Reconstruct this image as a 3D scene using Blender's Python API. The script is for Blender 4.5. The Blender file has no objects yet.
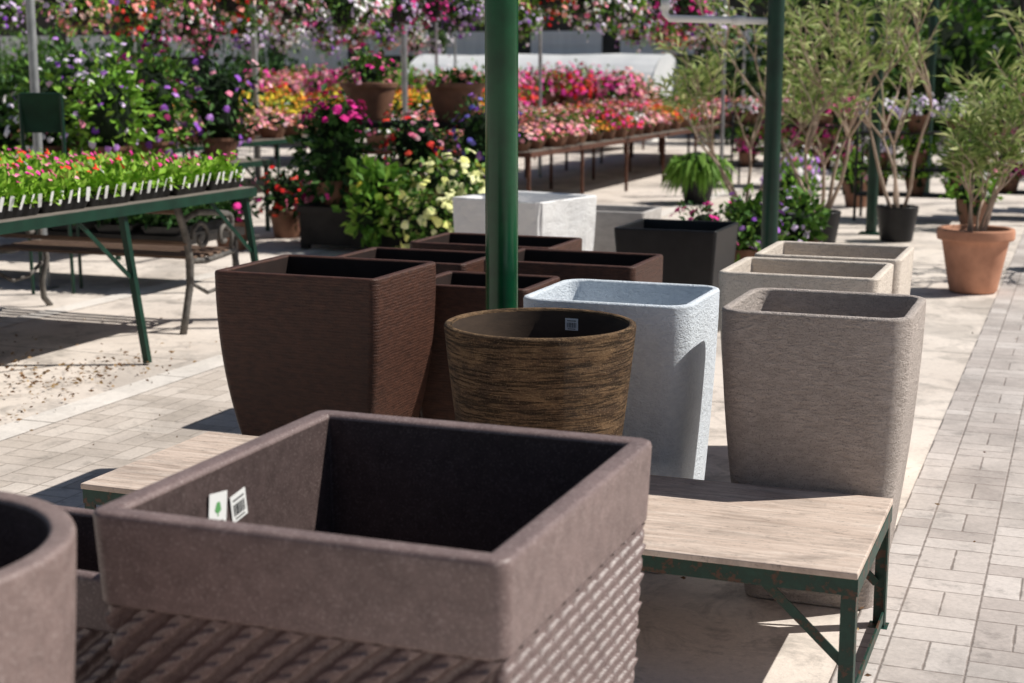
import bpy, math, random
import numpy as np
from mathutils import Vector, Matrix
rng=np.random.default_rng(7); random.seed(7)
scene=bpy.context.scene; col=scene.collection
R=math.radians

# ------------------------------------------------------------------ node helpers
def new_mat(name):
    m=bpy.data.materials.new(name); m.use_nodes=True
    nt=m.node_tree; b=nt.nodes['Principled BSDF']
    return m,nt,b
def L(nt,a,b): nt.links.new(a,b)
def math_n(nt,op,a,b=None,c=None):
    n=nt.nodes.new('ShaderNodeMath'); n.operation=op
    for i,x in enumerate((a,b,c)):
        if x is None: continue
        if isinstance(x,(int,float)): n.inputs[i].default_value=x
        else: L(nt,x,n.inputs[i])
    return n.outputs[0]
def coords(nt,scale=(1,1,1),rot=(0,0,0)):
    tc=nt.nodes.new('ShaderNodeTexCoord'); mp=nt.nodes.new('ShaderNodeMapping')
    mp.inputs['Scale'].default_value=scale; mp.inputs['Rotation'].default_value=rot
    L(nt,tc.outputs['Object'],mp.inputs['Vector']); return mp.outputs[0]
def noise(nt,vec,scale,detail=4,rough=.55,dist=0):
    n=nt.nodes.new('ShaderNodeTexNoise'); n.inputs['Scale'].default_value=scale
    n.inputs['Detail'].default_value=detail; n.inputs['Roughness'].default_value=rough
    n.inputs['Distortion'].default_value=dist
    L(nt,vec,n.inputs['Vector']); return n.outputs[0]
def ramp(nt,fac,stops):
    n=nt.nodes.new('ShaderNodeValToRGB'); e=n.color_ramp.elements
    while len(e)<len(stops): e.new(.5)
    for i,(p,c) in enumerate(stops):
        e[i].position=p; e[i].color=(c[0],c[1],c[2],1) if not isinstance(c,(int,float)) else (c,c,c,1)
    L(nt,fac,n.inputs[0]); return n.outputs[0]
def mix(nt,fac,a,b,mode='MIX'):
    n=nt.nodes.new('ShaderNodeMixRGB'); n.blend_type=mode
    for i,x in enumerate((fac,a,b)):
        if isinstance(x,(int,float)): n.inputs[i].default_value=x
        elif isinstance(x,tuple): n.inputs[i].default_value=(x[0],x[1],x[2],1)
        else: L(nt,x,n.inputs[i])
    return n.outputs[0]
def bump(nt,b,h,strength,dist):
    n=nt.nodes.new('ShaderNodeBump'); n.inputs['Strength'].default_value=strength
    n.inputs['Distance'].default_value=dist; L(nt,h,n.inputs['Height']); L(nt,n.outputs[0],b.inputs['Normal'])

def simple(name,c1,c2=None,scale=8,stretch=(1,1,1),rough=.7,bs=0,bd=.002,metal=0,detail=5,lo=.35,hi=.65,spec=.3):
    m,nt,b=new_mat(name); c2=c2 or tuple(x*.75 for x in c1)
    v=coords(nt,stretch); n=noise(nt,v,scale,detail)
    L(nt,ramp(nt,n,[(lo,c2),(hi,c1)]),b.inputs['Base Color'])
    b.inputs['Roughness'].default_value=rough; b.inputs['Metallic'].default_value=metal
    b.inputs['Specular IOR Level'].default_value=spec
    if bs: bump(nt,b,noise(nt,v,scale*4,6,.7),bs,bd)
    return m
def island(name,c1,c2,c3=None,trans=.35,rough=.6):
    m,nt,b=new_mat(name)
    g=nt.nodes.new('ShaderNodeNewGeometry')
    st=[(0,c1),(1,c2)] if c3 is None else [(0,c1),(.55,c2),(1,c3)]
    c=ramp(nt,g.outputs['Random Per Island'],st)
    L(nt,c,b.inputs['Base Color']); b.inputs['Roughness'].default_value=rough
    b.inputs['Specular IOR Level'].default_value=.25
    if trans:
        t=nt.nodes.new('ShaderNodeBsdfTranslucent'); L(nt,c,t.inputs['Color'])
        ms=nt.nodes.new('ShaderNodeMixShader'); ms.inputs[0].default_value=trans
        out=nt.nodes['Material Output']
        L(nt,b.outputs[0],ms.inputs[1]); L(nt,t.outputs[0],ms.inputs[2]); L(nt,ms.outputs[0],out.inputs['Surface'])
    return m

# ------------------------------------------------------------------ materials
def paver(name,cols,mortar,S=.24):
    m,nt,b=new_mat(name); v=coords(nt)
    sp=nt.nodes.new('ShaderNodeSeparateXYZ'); L(nt,v,sp.inputs[0])
    M=lambda *a: math_n(nt,*a)
    x=M('DIVIDE',sp.outputs[0],S); y=M('DIVIDE',sp.outputs[1],S)
    cx=M('FLOOR',x); cy=M('FLOOR',y); fx=M('FRACT',x); fy=M('FRACT',y)
    p=M('FLOORED_MODULO',M('ADD',cx,cy),2.0); q=M('SUBTRACT',1.0,p)
    a=M('ADD',M('MULTIPLY',fx,q),M('MULTIPLY',fy,p)); bb=M('ADD',M('MULTIPLY',fy,q),M('MULTIPLY',fx,p))
    a2=M('MULTIPLY',a,2.0); af=M('FRACT',a2); ah=M('FLOOR',a2)
    da=M('MULTIPLY',M('MINIMUM',af,M('SUBTRACT',1.0,af)),S*.5)
    db=M('MULTIPLY',M('MINIMUM',bb,M('SUBTRACT',1.0,bb)),S)
    d=M('MINIMUM',da,db)
    d=M('ADD',d,M('MULTIPLY',M('SUBTRACT',noise(nt,v,25,3),.5),.009))
    mr=nt.nodes.new('ShaderNodeMapRange'); mr.interpolation_type='SMOOTHSTEP'
    mr.inputs[1].default_value=-.001; mr.inputs[2].default_value=.006; L(nt,d,mr.inputs[0])
    cmb=nt.nodes.new('ShaderNodeCombineXYZ'); L(nt,M('ADD',M('MULTIPLY',cx,2.0),ah),cmb.inputs[0]); L(nt,cy,cmb.inputs[1]); L(nt,p,cmb.inputs[2])
    wn=nt.nodes.new('ShaderNodeTexWhiteNoise'); L(nt,cmb.outputs[0],wn.inputs[0])
    c=ramp(nt,wn.outputs[0],[(0,cols[0]),(.5,cols[1]),(1,cols[2])])
    c=mix(nt,.5,c,ramp(nt,noise(nt,v,60,6,.8),[(.3,.6),(.6,1.0)]),'MULTIPLY')
    c=mix(nt,.75,c,ramp(nt,noise(nt,v,1.6,6,.7,.4),[(.33,.62),(.55,1.0)]),'MULTIPLY')
    c=mix(nt,.6,c,ramp(nt,noise(nt,v,9,5,.7),[(.32,.5),(.44,1.0)]),'MULTIPLY')
    c=mix(nt,mr.outputs[0],mortar,c)
    L(nt,c,b.inputs['Base Color']); b.inputs['Roughness'].default_value=.85
    h=M('ADD',mr.outputs[0],M('MULTIPLY',noise(nt,v,90,4),.35))
    bump(nt,b,h,.6,.004); return m
M_paver=paver('paver_grey_pink',[(.52,.46,.43),(.60,.54,.505),(.68,.62,.585)],(.24,.20,.18),.20)
M_paver2=paver('paver_beige',[(.58,.505,.44),(.65,.57,.505),(.72,.64,.57)],(.32,.27,.23),.20)
def concrete(name,c1,c2,joint=1.6,stain_dapple=.5):
    m,nt,b=new_mat(name); v=coords(nt)
    sp=nt.nodes.new('ShaderNodeSeparateXYZ'); L(nt,v,sp.inputs[0])
    M=lambda *a: math_n(nt,*a)
    f=M('FRACT',M('DIVIDE',sp.outputs[1],joint)); d=M('MULTIPLY',M('MINIMUM',f,M('SUBTRACT',1.0,f)),joint)
    d=M('ADD',d,M('MULTIPLY',M('SUBTRACT',noise(nt,v,20,3),.5),.008))
    j=M('GREATER_THAN',d,.005)
    c=ramp(nt,noise(nt,v,1.1,7,.65),[(.3,c2),(.58,c1)])
    c=mix(nt,.4,c,ramp(nt,noise(nt,v,45,6,.8),[(.3,.55),(.6,1.0)]),'MULTIPLY')
    c=mix(nt,stain_dapple,c,ramp(nt,noise(nt,v,4,7,.75,.8),[(.36,.45),(.50,1.0)]),'MULTIPLY')
    c=mix(nt,stain_dapple,c,ramp(nt,noise(nt,v,.9,5,.7,.5),[(.40,.62),(.48,1.0)]),'MULTIPLY')  # blotches mix floor stains with shadow dapples painted into the colour
    c=mix(nt,j,(.2,.17,.15),c)
    L(nt,c,b.inputs['Base Color']); b.inputs['Roughness'].default_value=.88
    bump(nt,b,M('ADD',noise(nt,v,70,6,.75),j),.45,.004); return m
M_conc=concrete('concrete_slab',(.84,.75,.67),(.68,.595,.525),stain_dapple=.65)
M_strip=concrete('concrete_edge_strip',(.88,.82,.76),(.74,.68,.62),1.0,.3)

def pot_mat(name,c1,c2,sc,stretch,bs,bd,rough=.85,speck=None,rings=0,warp=0,patch=None,fine=.3,spec=.25,sa=.6):
    m,nt,b=new_mat(name); v=coords(nt,stretch); v0=coords(nt)
    n=noise(nt,v,sc,6,.65,warp)
    c=ramp(nt,n,[(.34,c2),(.66,c1)])
    sc_=None
    if patch:
        pm=noise(nt,coords(nt,(1,1,2.6)),9,9,.85,.5)
        c=mix(nt,ramp(nt,pm,[(.45,0.0),(.58,.75)]),c,patch)
        sc_=noise(nt,coords(nt,(1,1,22)),7,5,.8,.2)
        c=mix(nt,ramp(nt,sc_,[(.54,0.0),(.58,.85)]),c,tuple(x*.18 for x in patch))
    if speck: c=mix(nt,ramp(nt,noise(nt,v0,240,2,.6),[(.56,0.0),(.66,sa)]),c,speck)
    c=mix(nt,.6,c,ramp(nt,noise(nt,v0,3.2,5,.6),[(.32,.72),(.6,1.0)]),'MULTIPLY')
    L(nt,c,b.inputs['Base Color']); b.inputs['Roughness'].default_value=rough; b.inputs['Specular IOR Level'].default_value=spec
    h=math_n(nt,'ADD',n,math_n(nt,'MULTIPLY',noise(nt,v0,160,4,.7),fine))
    if sc_ is not None: h=math_n(nt,'SUBTRACT',h,ramp(nt,sc_,[(.52,0.0),(.60,.8)]))
    if rings:
        sp=nt.nodes.new('ShaderNodeSeparateXYZ'); L(nt,v0,sp.inputs[0])
        z=math_n(nt,'ADD',sp.outputs[2],math_n(nt,'MULTIPLY',noise(nt,v0,6,3),.012))
        s=math_n(nt,'SINE',math_n(nt,'MULTIPLY',z,6.2832/rings[0]))
        h=math_n(nt,'ADD',h,math_n(nt,'MULTIPLY',s,rings[1]))
    bump(nt,b,h,bs,bd); return m
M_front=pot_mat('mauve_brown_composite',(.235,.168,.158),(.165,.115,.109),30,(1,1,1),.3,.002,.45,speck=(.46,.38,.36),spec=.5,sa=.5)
M_frontin=pot_mat('mauve_brown_composite_shaded_inside',(.095,.066,.063),(.062,.043,.041),30,(1,1,1),.3,.002,.6,speck=(.20,.155,.145),spec=.2,sa=.5)  # darker copy for inside walls, their shade painted into the colour
M_leftp=pot_mat('mauve_brown_composite_round',(.26,.19,.176),(.19,.138,.128),30,(1,1,1),.3,.002,.55,speck=(.42,.35,.33),spec=.35)
M_grey=pot_mat('taupe_striated_clay',(.72,.635,.58),(.53,.455,.41),34,(1,1,3.0),1.0,.012,speck=(.30,.25,.22),warp=.2,fine=.8)
M_beige=pot_mat('beige_striated_clay',(.80,.71,.62),(.66,.58,.50),36,(1,1,2.6),.9,.006,speck=(.40,.33,.27),warp=.2,fine=.6)
M_white=pot_mat('white_stucco_clay',(.84,.90,.96),(.72,.785,.86),55,(1,1,1.6),1.0,.008,warp=.5,fine=.6)
M_dark=pot_mat('dark_brown_ribbed_clay',(.098,.040,.025),(.050,.021,.014),26,(1,1,3.0),.9,.004,.5,rings=(.010,.08),warp=.3,fine=.6,spec=.4)
M_darkin=simple('dark_brown_planter_inside',(.028,.015,.012),(.018,.010,.008),12,rough=.7,bs=.3)  # darker, plainer colour for the inside faces
M_round=pot_mat('rustic_bark_clay',(.130,.076,.043),(.065,.040,.025),16,(1,1,3),1.0,.009,warp=.4,rings=(.055,.15),patch=(.27,.165,.085),speck=(.42,.29,.16),fine=.6,sa=.4)
M_roundin=simple('round_planter_inside',(.075,.048,.032),(.045,.030,.021),10,(1,1,3),.75,.3)  # smooth dark brown for the inner wall and floor
M_black=pot_mat('black_plastic_pot',(.016,.016,.018),(.010,.010,.012),12,(1,1,1),.15,.001,.4)
M_wrap=simple('white_plastic_wrap',(.90,.89,.88),(.80,.79,.79),3,(1,1,1.6),.28,.6,.02,spec=.6)
M_stone=pot_mat('pale_grey_stone_pot',(.56,.53,.50),(.44,.41,.39),12,(1,1,3),.5,.004)
M_terra=pot_mat('terracotta',(.66,.33,.21),(.50,.24,.15),7,(1,1,1),.3,.003,.8)
M_soil=simple('soil',(.05,.035,.025),(.02,.014,.01),60,bs=.9,bd=.01,rough=.95)
M_green=simple('green_painted_steel',(.002,.080,.028),(.001,.050,.018),9,rough=.22,bs=.10,bd=.001,spec=.45,lo=.3,hi=.6)
M_dgreen=simple('dark_green_painted_steel',(.006,.042,.025),(.004,.026,.016),9,rough=.4,bs=.1,bd=.001,spec=.4)
def chipped():
    m,nt,b=new_mat('chipped_green_paint'); v=coords(nt)
    c=ramp(nt,noise(nt,v,26,6,.7),[(.40,(.10,.045,.025)),(.47,(.006,.038,.026)),(.7,(.010,.062,.042))])
    L(nt,c,b.inputs['Base Color']); b.inputs['Roughness'].default_value=.5; bump(nt,b,noise(nt,v,60,5),.4,.002); return m
M_chip=chipped()
M_rust=simple('rusty_steel',(.13,.055,.035),(.06,.028,.02),20,rough=.8,bs=.4)
M_iron=simple('black_cast_iron',(.035,.034,.032),(.02,.02,.02),20,rough=.55,bs=.3,metal=.2)
M_iron2=simple('weathered_cast_iron',(.17,.155,.14),(.07,.065,.06),20,rough=.6,bs=.3,metal=.1)
M_steel=simple('galvanised_steel',(.42,.43,.44),(.30,.31,.32),10,rough=.45,metal=.5)
M_pvc=simple('white_pvc',(.82,.82,.80),(.74,.74,.72),5,rough=.35)
def ply():
    m,nt,b=new_mat('weathered_plywood'); v=coords(nt,(.8,16,1)); v0=coords(nt); v2=coords(nt,(1.2,3,1))
    c=ramp(nt,noise(nt,v,4,8,.75,.5),[(.3,(.46,.345,.275)),(.5,(.64,.51,.425)),(.7,(.80,.69,.60))])
    c=mix(nt,.75,c,ramp(nt,noise(nt,v2,3.0,7,.75,.5),[(.36,.55),(.52,1.0)]),'MULTIPLY')
    c=mix(nt,.8,c,ramp(nt,noise(nt,coords(nt,(1,3,1)),36,5,.8),[(.34,.4),(.44,1.0)]),'MULTIPLY')
    L(nt,c,b.inputs['Base Color']); b.inputs['Roughness'].default_value=.75; bump(nt,b,noise(nt,v,12,6,.7),.6,.003); return m
M_ply=ply()
M_slat=simple('brown_stained_slat',(.20,.13,.09),(.12,.075,.055),6,(1,12,12),.6,.3)
M_plank=simple('grey_table_plank',(.25,.22,.19),(.15,.13,.11),5,(12,1,1),.8,.3)
M_darkwood=simple('dark_table_wood',(.030,.026,.024),(.016,.014,.013),8,rough=.7,bs=.3)
M_tray=simple('black_tray_plastic',(.02,.02,.022),(.012,.012,.013),12,rough=.4)
M_paper=simple('white_label_paper',(.90,.90,.88),(.86,.86,.84),6,rough=.5)
M_ink=simple('black_label_ink',(.10,.10,.10),(.08,.08,.08),6,rough=.6)
M_logo=simple('green_label_ink',(.16,.42,.16),(.12,.36,.12),6,rough=.6)
M_bpot=simple('brown_plastic_pot',(.24,.12,.075),(.17,.085,.055),9,rough=.55)
M_wallD=simple('dark_building_cladding',(.07,.066,.060),(.04,.038,.034),2,(1,1,1),.8,.2,.01)
M_wallL=simple('pale_metal_panel',(.84,.84,.84),(.74,.74,.75),1.5,(4,1,.5),.5,.1,.003)
M_standin=simple('white_standin_cover',(.88,.89,.90),(.72,.74,.76),1.2,(1,1,1),.35,.15,.02,spec=.5)  # surface of the added stand-in for the pale building strip
M_trunk=simple('oleander_bark',(.52,.40,.32),(.34,.25,.19),20,(1,1,.4),.8,.4)
M_leaf=island('leaf_mid_green',(.035,.11,.012),(.09,.21,.03),(.20,.36,.05),trans=0)
M_leafB=island('leaf_bright_green',(.10,.25,.02),(.20,.42,.04),(.34,.56,.08),trans=0)
M_leafS=island('leaf_seedling_green',(.14,.30,.02),(.28,.50,.04),(.42,.64,.10),trans=0)
M_leafF=island('leaf_fern_green',(.07,.17,.02),(.18,.36,.05),(.32,.52,.10),trans=.2)
M_leafD=island('leaf_dark_green',(.012,.045,.010),(.03,.09,.018),(.07,.16,.03),trans=0)
M_leafY=island('leaf_chartreuse',(.05,.15,.02),(.16,.34,.04),(.38,.55,.10),trans=.2)
M_leafO=island('leaf_oleander',(.13,.22,.05),(.36,.46,.14),(.70,.72,.36),trans=.25)
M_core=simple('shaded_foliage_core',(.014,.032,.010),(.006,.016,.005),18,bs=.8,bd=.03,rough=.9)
F={}
def fl(n,a,b,c=None): F[n]=island('petal_'+n,a,b,c,trans=0,rough=.7)
fl('pink',(.82,.16,.30),(.93,.32,.45),(.95,.60,.66)); fl('magenta',(.62,.012,.18),(.82,.03,.32),(.92,.10,.47))
fl('red',(.66,.01,.012),(.86,.03,.03),(.92,.12,.06)); fl('white',(.86,.82,.84),(.92,.88,.90))
fl('salmon',(.88,.24,.20),(.94,.42,.34),(.95,.66,.58)); fl('purple',(.22,.05,.45),(.36,.11,.60),(.58,.30,.76))
fl('lilac',(.60,.42,.78),(.76,.60,.86),(.88,.80,.92)); fl('yellow',(.90,.66,.03),(.94,.80,.10)); fl('cream',(.84,.85,.26),(.94,.94,.55))
fl('orange',(.88,.25,.02),(.94,.42,.04)); fl('blue',(.12,.10,.48),(.22,.18,.65)); fl('wine',(.22,.01,.08),(.36,.02,.14))

# ------------------------------------------------------------------ mesh builder
class MB:
    def __init__(s): s.v=[]; s.f=[]; s.m=[]
    def add(s,vs,fs,m=0):
        o=len(s.v); s.v.extend([tuple(map(float,p)) for p in vs]); s.f.extend([tuple(i+o for i in f) for f in fs]); s.m.extend([m]*len(fs))
    def poly(s,V,m):
        n,k,_=V.shape; o=len(s.v); s.v.extend(map(tuple,V.reshape(-1,3).tolist()))
        s.f.extend([tuple(range(o+i*k,o+i*k+k)) for i in range(n)]); s.m.extend([m]*n)
    def box(s,c,d,m=0,rot=None):
        vs=[]
        for z in(-.5,.5):
            for x,y in((-.5,-.5),(.5,-.5),(.5,.5),(-.5,.5)):
                p=Vector((x*d[0],y*d[1],z*d[2]))
                if rot is not None: p=rot@p
                vs.append((p.x+c[0],p.y+c[1],p.z+c[2]))
        s.add(vs,[(3,2,1,0),(4,5,6,7),(0,1,5,4),(1,2,6,5),(2,3,7,6),(3,0,4,7)],m)
    def bar(s,p0,p1,w,h,m=0):
        a=Vector(p0);b=Vector(p1);d=b-a
        q=d.to_track_quat('X','Z').to_matrix()
        s.box((a+b)/2,(d.length,w,h),m,q)
    def tube(s,pts,r,n=8,m=0,r1=None):
        pts=[Vector(p) for p in pts]; k=len(pts); vs=[];fs=[]; up=Vector((0,0,1))
        prev=None
        for i,p in enumerate(pts):
            t=(pts[min(i+1,k-1)]-pts[max(i-1,0)]).normalized()
            if prev is None:
                ref=up if abs(t.z)<.9 else Vector((1,0,0)); a=t.cross(ref).normalized()
            else: a=(prev-t*prev.dot(t)).normalized()
            prev=a; b=t.cross(a); rr=r if r1 is None else r+(r1-r)*i/max(1,k-1)
            for j in range(n):
                w=2*math.pi*j/n; vs.append(p+a*math.cos(w)*rr+b*math.sin(w)*rr)
        for i in range(k-1):
            for j in range(n): fs.append((i*n+j,i*n+(j+1)%n,(i+1)*n+(j+1)%n,(i+1)*n+j))
        fs.append(tuple(range(n))[::-1]); fs.append(tuple((k-1)*n+j for j in range(n)))
        s.add(vs,fs,m)
    def loft(s,rings,m=0,cap0=True,cap1=True):
        n=len(rings[0]); vs=[p for r in rings for p in r]; fs=[]
        for i in range(len(rings)-1):
            for j in range(n): fs.append((i*n+j,i*n+(j+1)%n,(i+1)*n+(j+1)%n,(i+1)*n+j))
        if cap0: fs.append(tuple(range(n))[::-1])
        if cap1: fs.append(tuple((len(rings)-1)*n+j for j in range(n)))
        s.add(vs,fs,m)
    def build(s,name,mats,smooth=False,bevel=0,loc=(0,0,0),wn=False,parent=None,rz=0,bseg=2):
        me=bpy.data.meshes.new(name); me.from_pydata(s.v,[],s.f)
        for mm in mats: me.materials.append(mm)
        me.polygons.foreach_set('material_index',s.m)
        me.polygons.foreach_set('use_smooth',[smooth]*len(s.f)); me.update()
        o=bpy.data.objects.new(name,me); col.objects.link(o); o.location=loc; o.rotation_euler=(0,0,rz)
        if bevel:
            b=o.modifiers.new('b','BEVEL'); b.width=bevel; b.segments=bseg; b.limit_method='ANGLE'; b.angle_limit=R(40)
        if wn:
            w=o.modifiers.new('w','WEIGHTED_NORMAL'); w.keep_sharp=True
        if parent is not None: o.parent=parent
        return o
def tag(o,label,cat,group=None):
    o['label']=label; o['category']=cat
    if group: o['group']=group
    return o
def structure(o): o['kind']='structure'; return o

def rrect(hx,hy,r,z,n=8):
    pts=[]; r=min(r,hx-1e-4,hy-1e-4)
    for k,(sx,sy) in enumerate(((1,1),(-1,1),(-1,-1),(1,-1))):
        for i in range(n+1):
            a=math.pi/2*k+math.pi/2*i/n
            pts.append((sx*(hx-r)+r*math.cos(a),sy*(hy-r)+r*math.sin(a),z))
    return pts
def planter(name,loc,W,D,h,base,corner,t,mat,p=1.0,rz=0,lip=0,n=8,nz=10,floor=.10,parent=None,inner=None):
    """hollow tapered planter; base = foot size ratio, p = curvature of the taper"""
    mb=MB(); rings=[]; e=.008
    def sc(q): return base+(1-base)*(1-(1-q)**p)
    def R_(z,off=0):
        s=sc(z/h)
        return rrect(W/2*s+off,D/2*s+off,max(.004,corner*s+off),z,n)
    rings.append(R_(0,-.006)); rings.append(R_(.006,0))
    hl=h-(.05 if lip else 0)
    for i in range(1,nz): rings.append(R_(.006+(hl-.014-.006)*i/nz))
    if lip:
        rings+= [R_(hl-.004,0),R_(hl,lip*.7),R_(hl+.006,lip),R_(h-e,lip)]
        o=lip
    else: rings.append(R_(h-e,0)); o=0
    rings.append(R_(h-e*.3,o-e*.3))
    def RT(z,off): return rrect(W/2+off,D/2+off,max(.004,corner+off),z,n)
    rings+= [RT(h,o-e),RT(h,o-t+e),RT(h-e*.3,o-t+e*.3),RT(h-e,o-t)]
    nout=(len(rings)-1)*len(rings[0])
    for q in (.85,.65,.45,.25): 
        z=floor+(h-floor)*q; rings.append(R_(z,-t))
    rings.append(R_(floor,-t))
    mb.loft(rings)
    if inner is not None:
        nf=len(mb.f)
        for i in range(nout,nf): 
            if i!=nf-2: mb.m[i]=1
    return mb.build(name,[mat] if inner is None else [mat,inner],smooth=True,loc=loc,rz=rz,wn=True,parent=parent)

# ------------------------------------------------------------------ foliage
def unit(v): return v/np.maximum(np.linalg.norm(v,axis=-1,keepdims=True),1e-9)
def rdir(n): return unit(rng.normal(size=(n,3)))
def leaves(mb,P,D,Ln,Wd,m,droop=.1):
    n=len(P); D=unit(D); S=unit(np.cross(D,rdir(n)+np.array([0,0,.6])))
    N=np.cross(S,D)
    Ln=np.broadcast_to(np.asarray(Ln,float).reshape(-1,1),(n,1))*rng.uniform(.7,1.25,(n,1)); Wd=Ln*Wd
    dz=np.array([0,0,-1.0])*droop*Ln
    a=P; b=P+D*Ln*.45+S*Wd*.5+N*Wd*.15; c=P+D*Ln+dz; d=P+D*Ln*.45-S*Wd*.5+N*Wd*.15
    mb.poly(np.stack([a,b,c,d],1),m)
def blooms(mb,P,N,r,m,k=6):
    n=len(P); N=unit(N); A=unit(np.cross(N,rdir(n))); B=np.cross(N,A)
    rr=r*rng.uniform(.7,1.2,(n,1)); V=[]
    for i in range(k):
        w=2*math.pi*i/k; q=rr*(1.0 if i%2==0 else .8)
        V.append(P+A*math.cos(w)*q+B*math.sin(w)*q+N*rr*(.18 if i%2 else -.05))
    mb.poly(np.stack(V,1),m)
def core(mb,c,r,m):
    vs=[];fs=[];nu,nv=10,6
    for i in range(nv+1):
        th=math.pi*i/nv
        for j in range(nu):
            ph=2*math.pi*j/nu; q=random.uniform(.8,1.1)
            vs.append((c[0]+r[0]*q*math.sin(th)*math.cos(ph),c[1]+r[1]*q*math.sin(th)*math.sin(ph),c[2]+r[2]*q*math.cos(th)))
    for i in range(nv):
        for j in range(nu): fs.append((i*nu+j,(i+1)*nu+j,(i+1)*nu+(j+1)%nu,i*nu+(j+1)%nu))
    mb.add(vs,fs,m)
def clump(mb,c,r,nl,nf,ll,lw,fr,ml,mfs,full=False,mc=None,rag=.3,upbias=.5,fzmin=-1):
    c=np.array(c,float); r=np.array(r,float)
    ph=rng.uniform(0,6,6)
    def rad(u):
        az=np.arctan2(u[:,1],u[:,0])
        return (1+rag*.5*np.sin(3*az+ph[0]+u[:,2]*4)+rag*.5*np.sin(5*az+ph[1]-u[:,2]*7)+rag*.4*np.sin(9*az+ph[2]+u[:,2]*11))[:,None]
    u=rdir(nl); 
    if not full: u[:,2]=np.abs(u[:,2])
    P=c+u*r*rad(u)*rng.uniform(.55,1.0,(nl,1))
    leaves(mb,P,u+rdir(nl)*.9+np.array([0,0,.25]),ll,lw,ml)
    if nf:
        u=rdir(nf*2)
        if not full: u[:,2]=np.abs(u[:,2])
        u=u[u[:,2]>fzmin][:nf]
        P=c+u*r*rad(u)*rng.uniform(.9,1.12,(len(u),1))+rng.normal(size=(len(u),3))*.01
        N=u+rdir(len(u))*.5+np.array([0,0,upbias]); idx=rng.integers(0,len(mfs),len(u))
        for k,mf in enumerate(mfs):
            s=idx==k
            if s.any(): blooms(mb,P[s],N[s],fr,mf)
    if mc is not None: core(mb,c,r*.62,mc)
def frustum(mb,c,r0,r1,h,m,n=14,lip=.0):
    def ring(r,z): return [(c[0]+r*math.cos(2*math.pi*j/n),c[1]+r*math.sin(2*math.pi*j/n),c[2]+z) for j in range(n)]
    rs=[ring(r0,0),ring(r1,h*.86)]
    if lip: rs+=[ring(r1+lip,h*.87),ring(r1+lip,h)]
    else: rs+=[ring(r1,h)]
    rs+=[ring(r1*.9,h),ring(r1*.88,h*.86)]
    mb.loft(rs,m)

# ------------------------------------------------------------------ camera, light
cam=bpy.data.cameras.new('camera'); co=bpy.data.objects.new('camera',cam); col.objects.link(co)
co.location=(0,0,1.45); co.rotation_euler=(R(90-10.26),0,R(20.9)); cam.lens=52.73; cam.sensor_width=36; cam.clip_end=600; cam.clip_start=.05
cam.dof.use_dof=True; cam.dof.focus_distance=4.1; cam.dof.aperture_fstop=4.2
scene.camera=co
AZ=R(27); EL=R(48)
sd=Vector((math.cos(EL)*math.cos(AZ),math.cos(EL)*math.sin(AZ),math.sin(EL)))
sl=bpy.data.lights.new('sun','SUN'); sl.energy=5; sl.angle=R(.5); sl.color=(1,.96,.89)
so=bpy.data.objects.new('sun',sl); col.objects.link(so); so.rotation_euler=sd.to_track_quat('Z','Y').to_euler(); so.location=(10,10,12)
w=bpy.data.worlds.new('World'); scene.world=w; w.use_nodes=True; nt=w.node_tree
sk=nt.nodes.new('ShaderNodeTexSky'); sk.sky_type='NISHITA'; sk.sun_disc=False; sk.sun_elevation=EL; sk.sun_rotation=math.atan2(sd.x,sd.y)
L(nt,sk.outputs[0],nt.nodes['Background'].inputs[0]); nt.nodes['Background'].inputs[1].default_value=.05
scene.view_settings.view_transform='Standard'; scene.view_settings.look='None'; scene.view_settings.exposure=0

# ------------------------------------------------------------------ ground
def sheet(name,x0,x1,y0,y1,z,mat):
    mb=MB(); mb.add([(x0,y0,z),(x1,y0,z),(x1,y1,z),(x0,y1,z)],[(0,1,2,3)]); return structure(mb.build(name,[mat]))
sheet('ground',-150,150,-60,240,0,M_conc)
sheet('paved_path',-.5,5,-5,60,.004,M_paver)
sheet('paved_strip',-3.95,-2.05,-5,12,.004,M_paver2)
sheet('edge_kerb_strip',-4.12,-3.95,-5,26,.006,M_strip)
sheet('pale_drain_strip',-5.90,-5.74,-5,26,.004,M_strip)
mb=MB()
def litter(n,x0,x1,y0,y1,s):
    P=np.stack([rng.uniform(x0,x1,n),rng.uniform(y0,y1,n),rng.uniform(.012,.022,n)],1)
    D=rdir(n); D[:,2]*=.12; leaves(mb,P,D,s,.45,0,droop=0)
def heap(n,x,y,sx,sy,s):
    P=np.stack([rng.normal(x,sx,n),rng.normal(y,sy,n),rng.uniform(.012,.026,n)],1)
    D=rdir(n); D[:,2]*=.2; leaves(mb,P,D,s,.5,0,droop=0)
heap(260,-4.75,5.35,.22,.35,.028); heap(160,-4.45,5.9,.12,.3,.026); heap(120,-5.3,5.9,.25,.2,.028); heap(70,-4.2,5.0,.05,.6,.024)
litter(120,-5.6,-4.0,4.6,6.6,.022); litter(60,-4.2,-2.6,3.5,8,.02); litter(80,-1.6,1.5,3,11,.018); litter(90,-6,-4,6.6,12,.022)
o=mb.build('fallen_leaves',[island('dry_leaf',(.12,.06,.03),(.25,.14,.06),(.4,.27,.12),trans=0)]); o['kind']='stuff'

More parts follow.
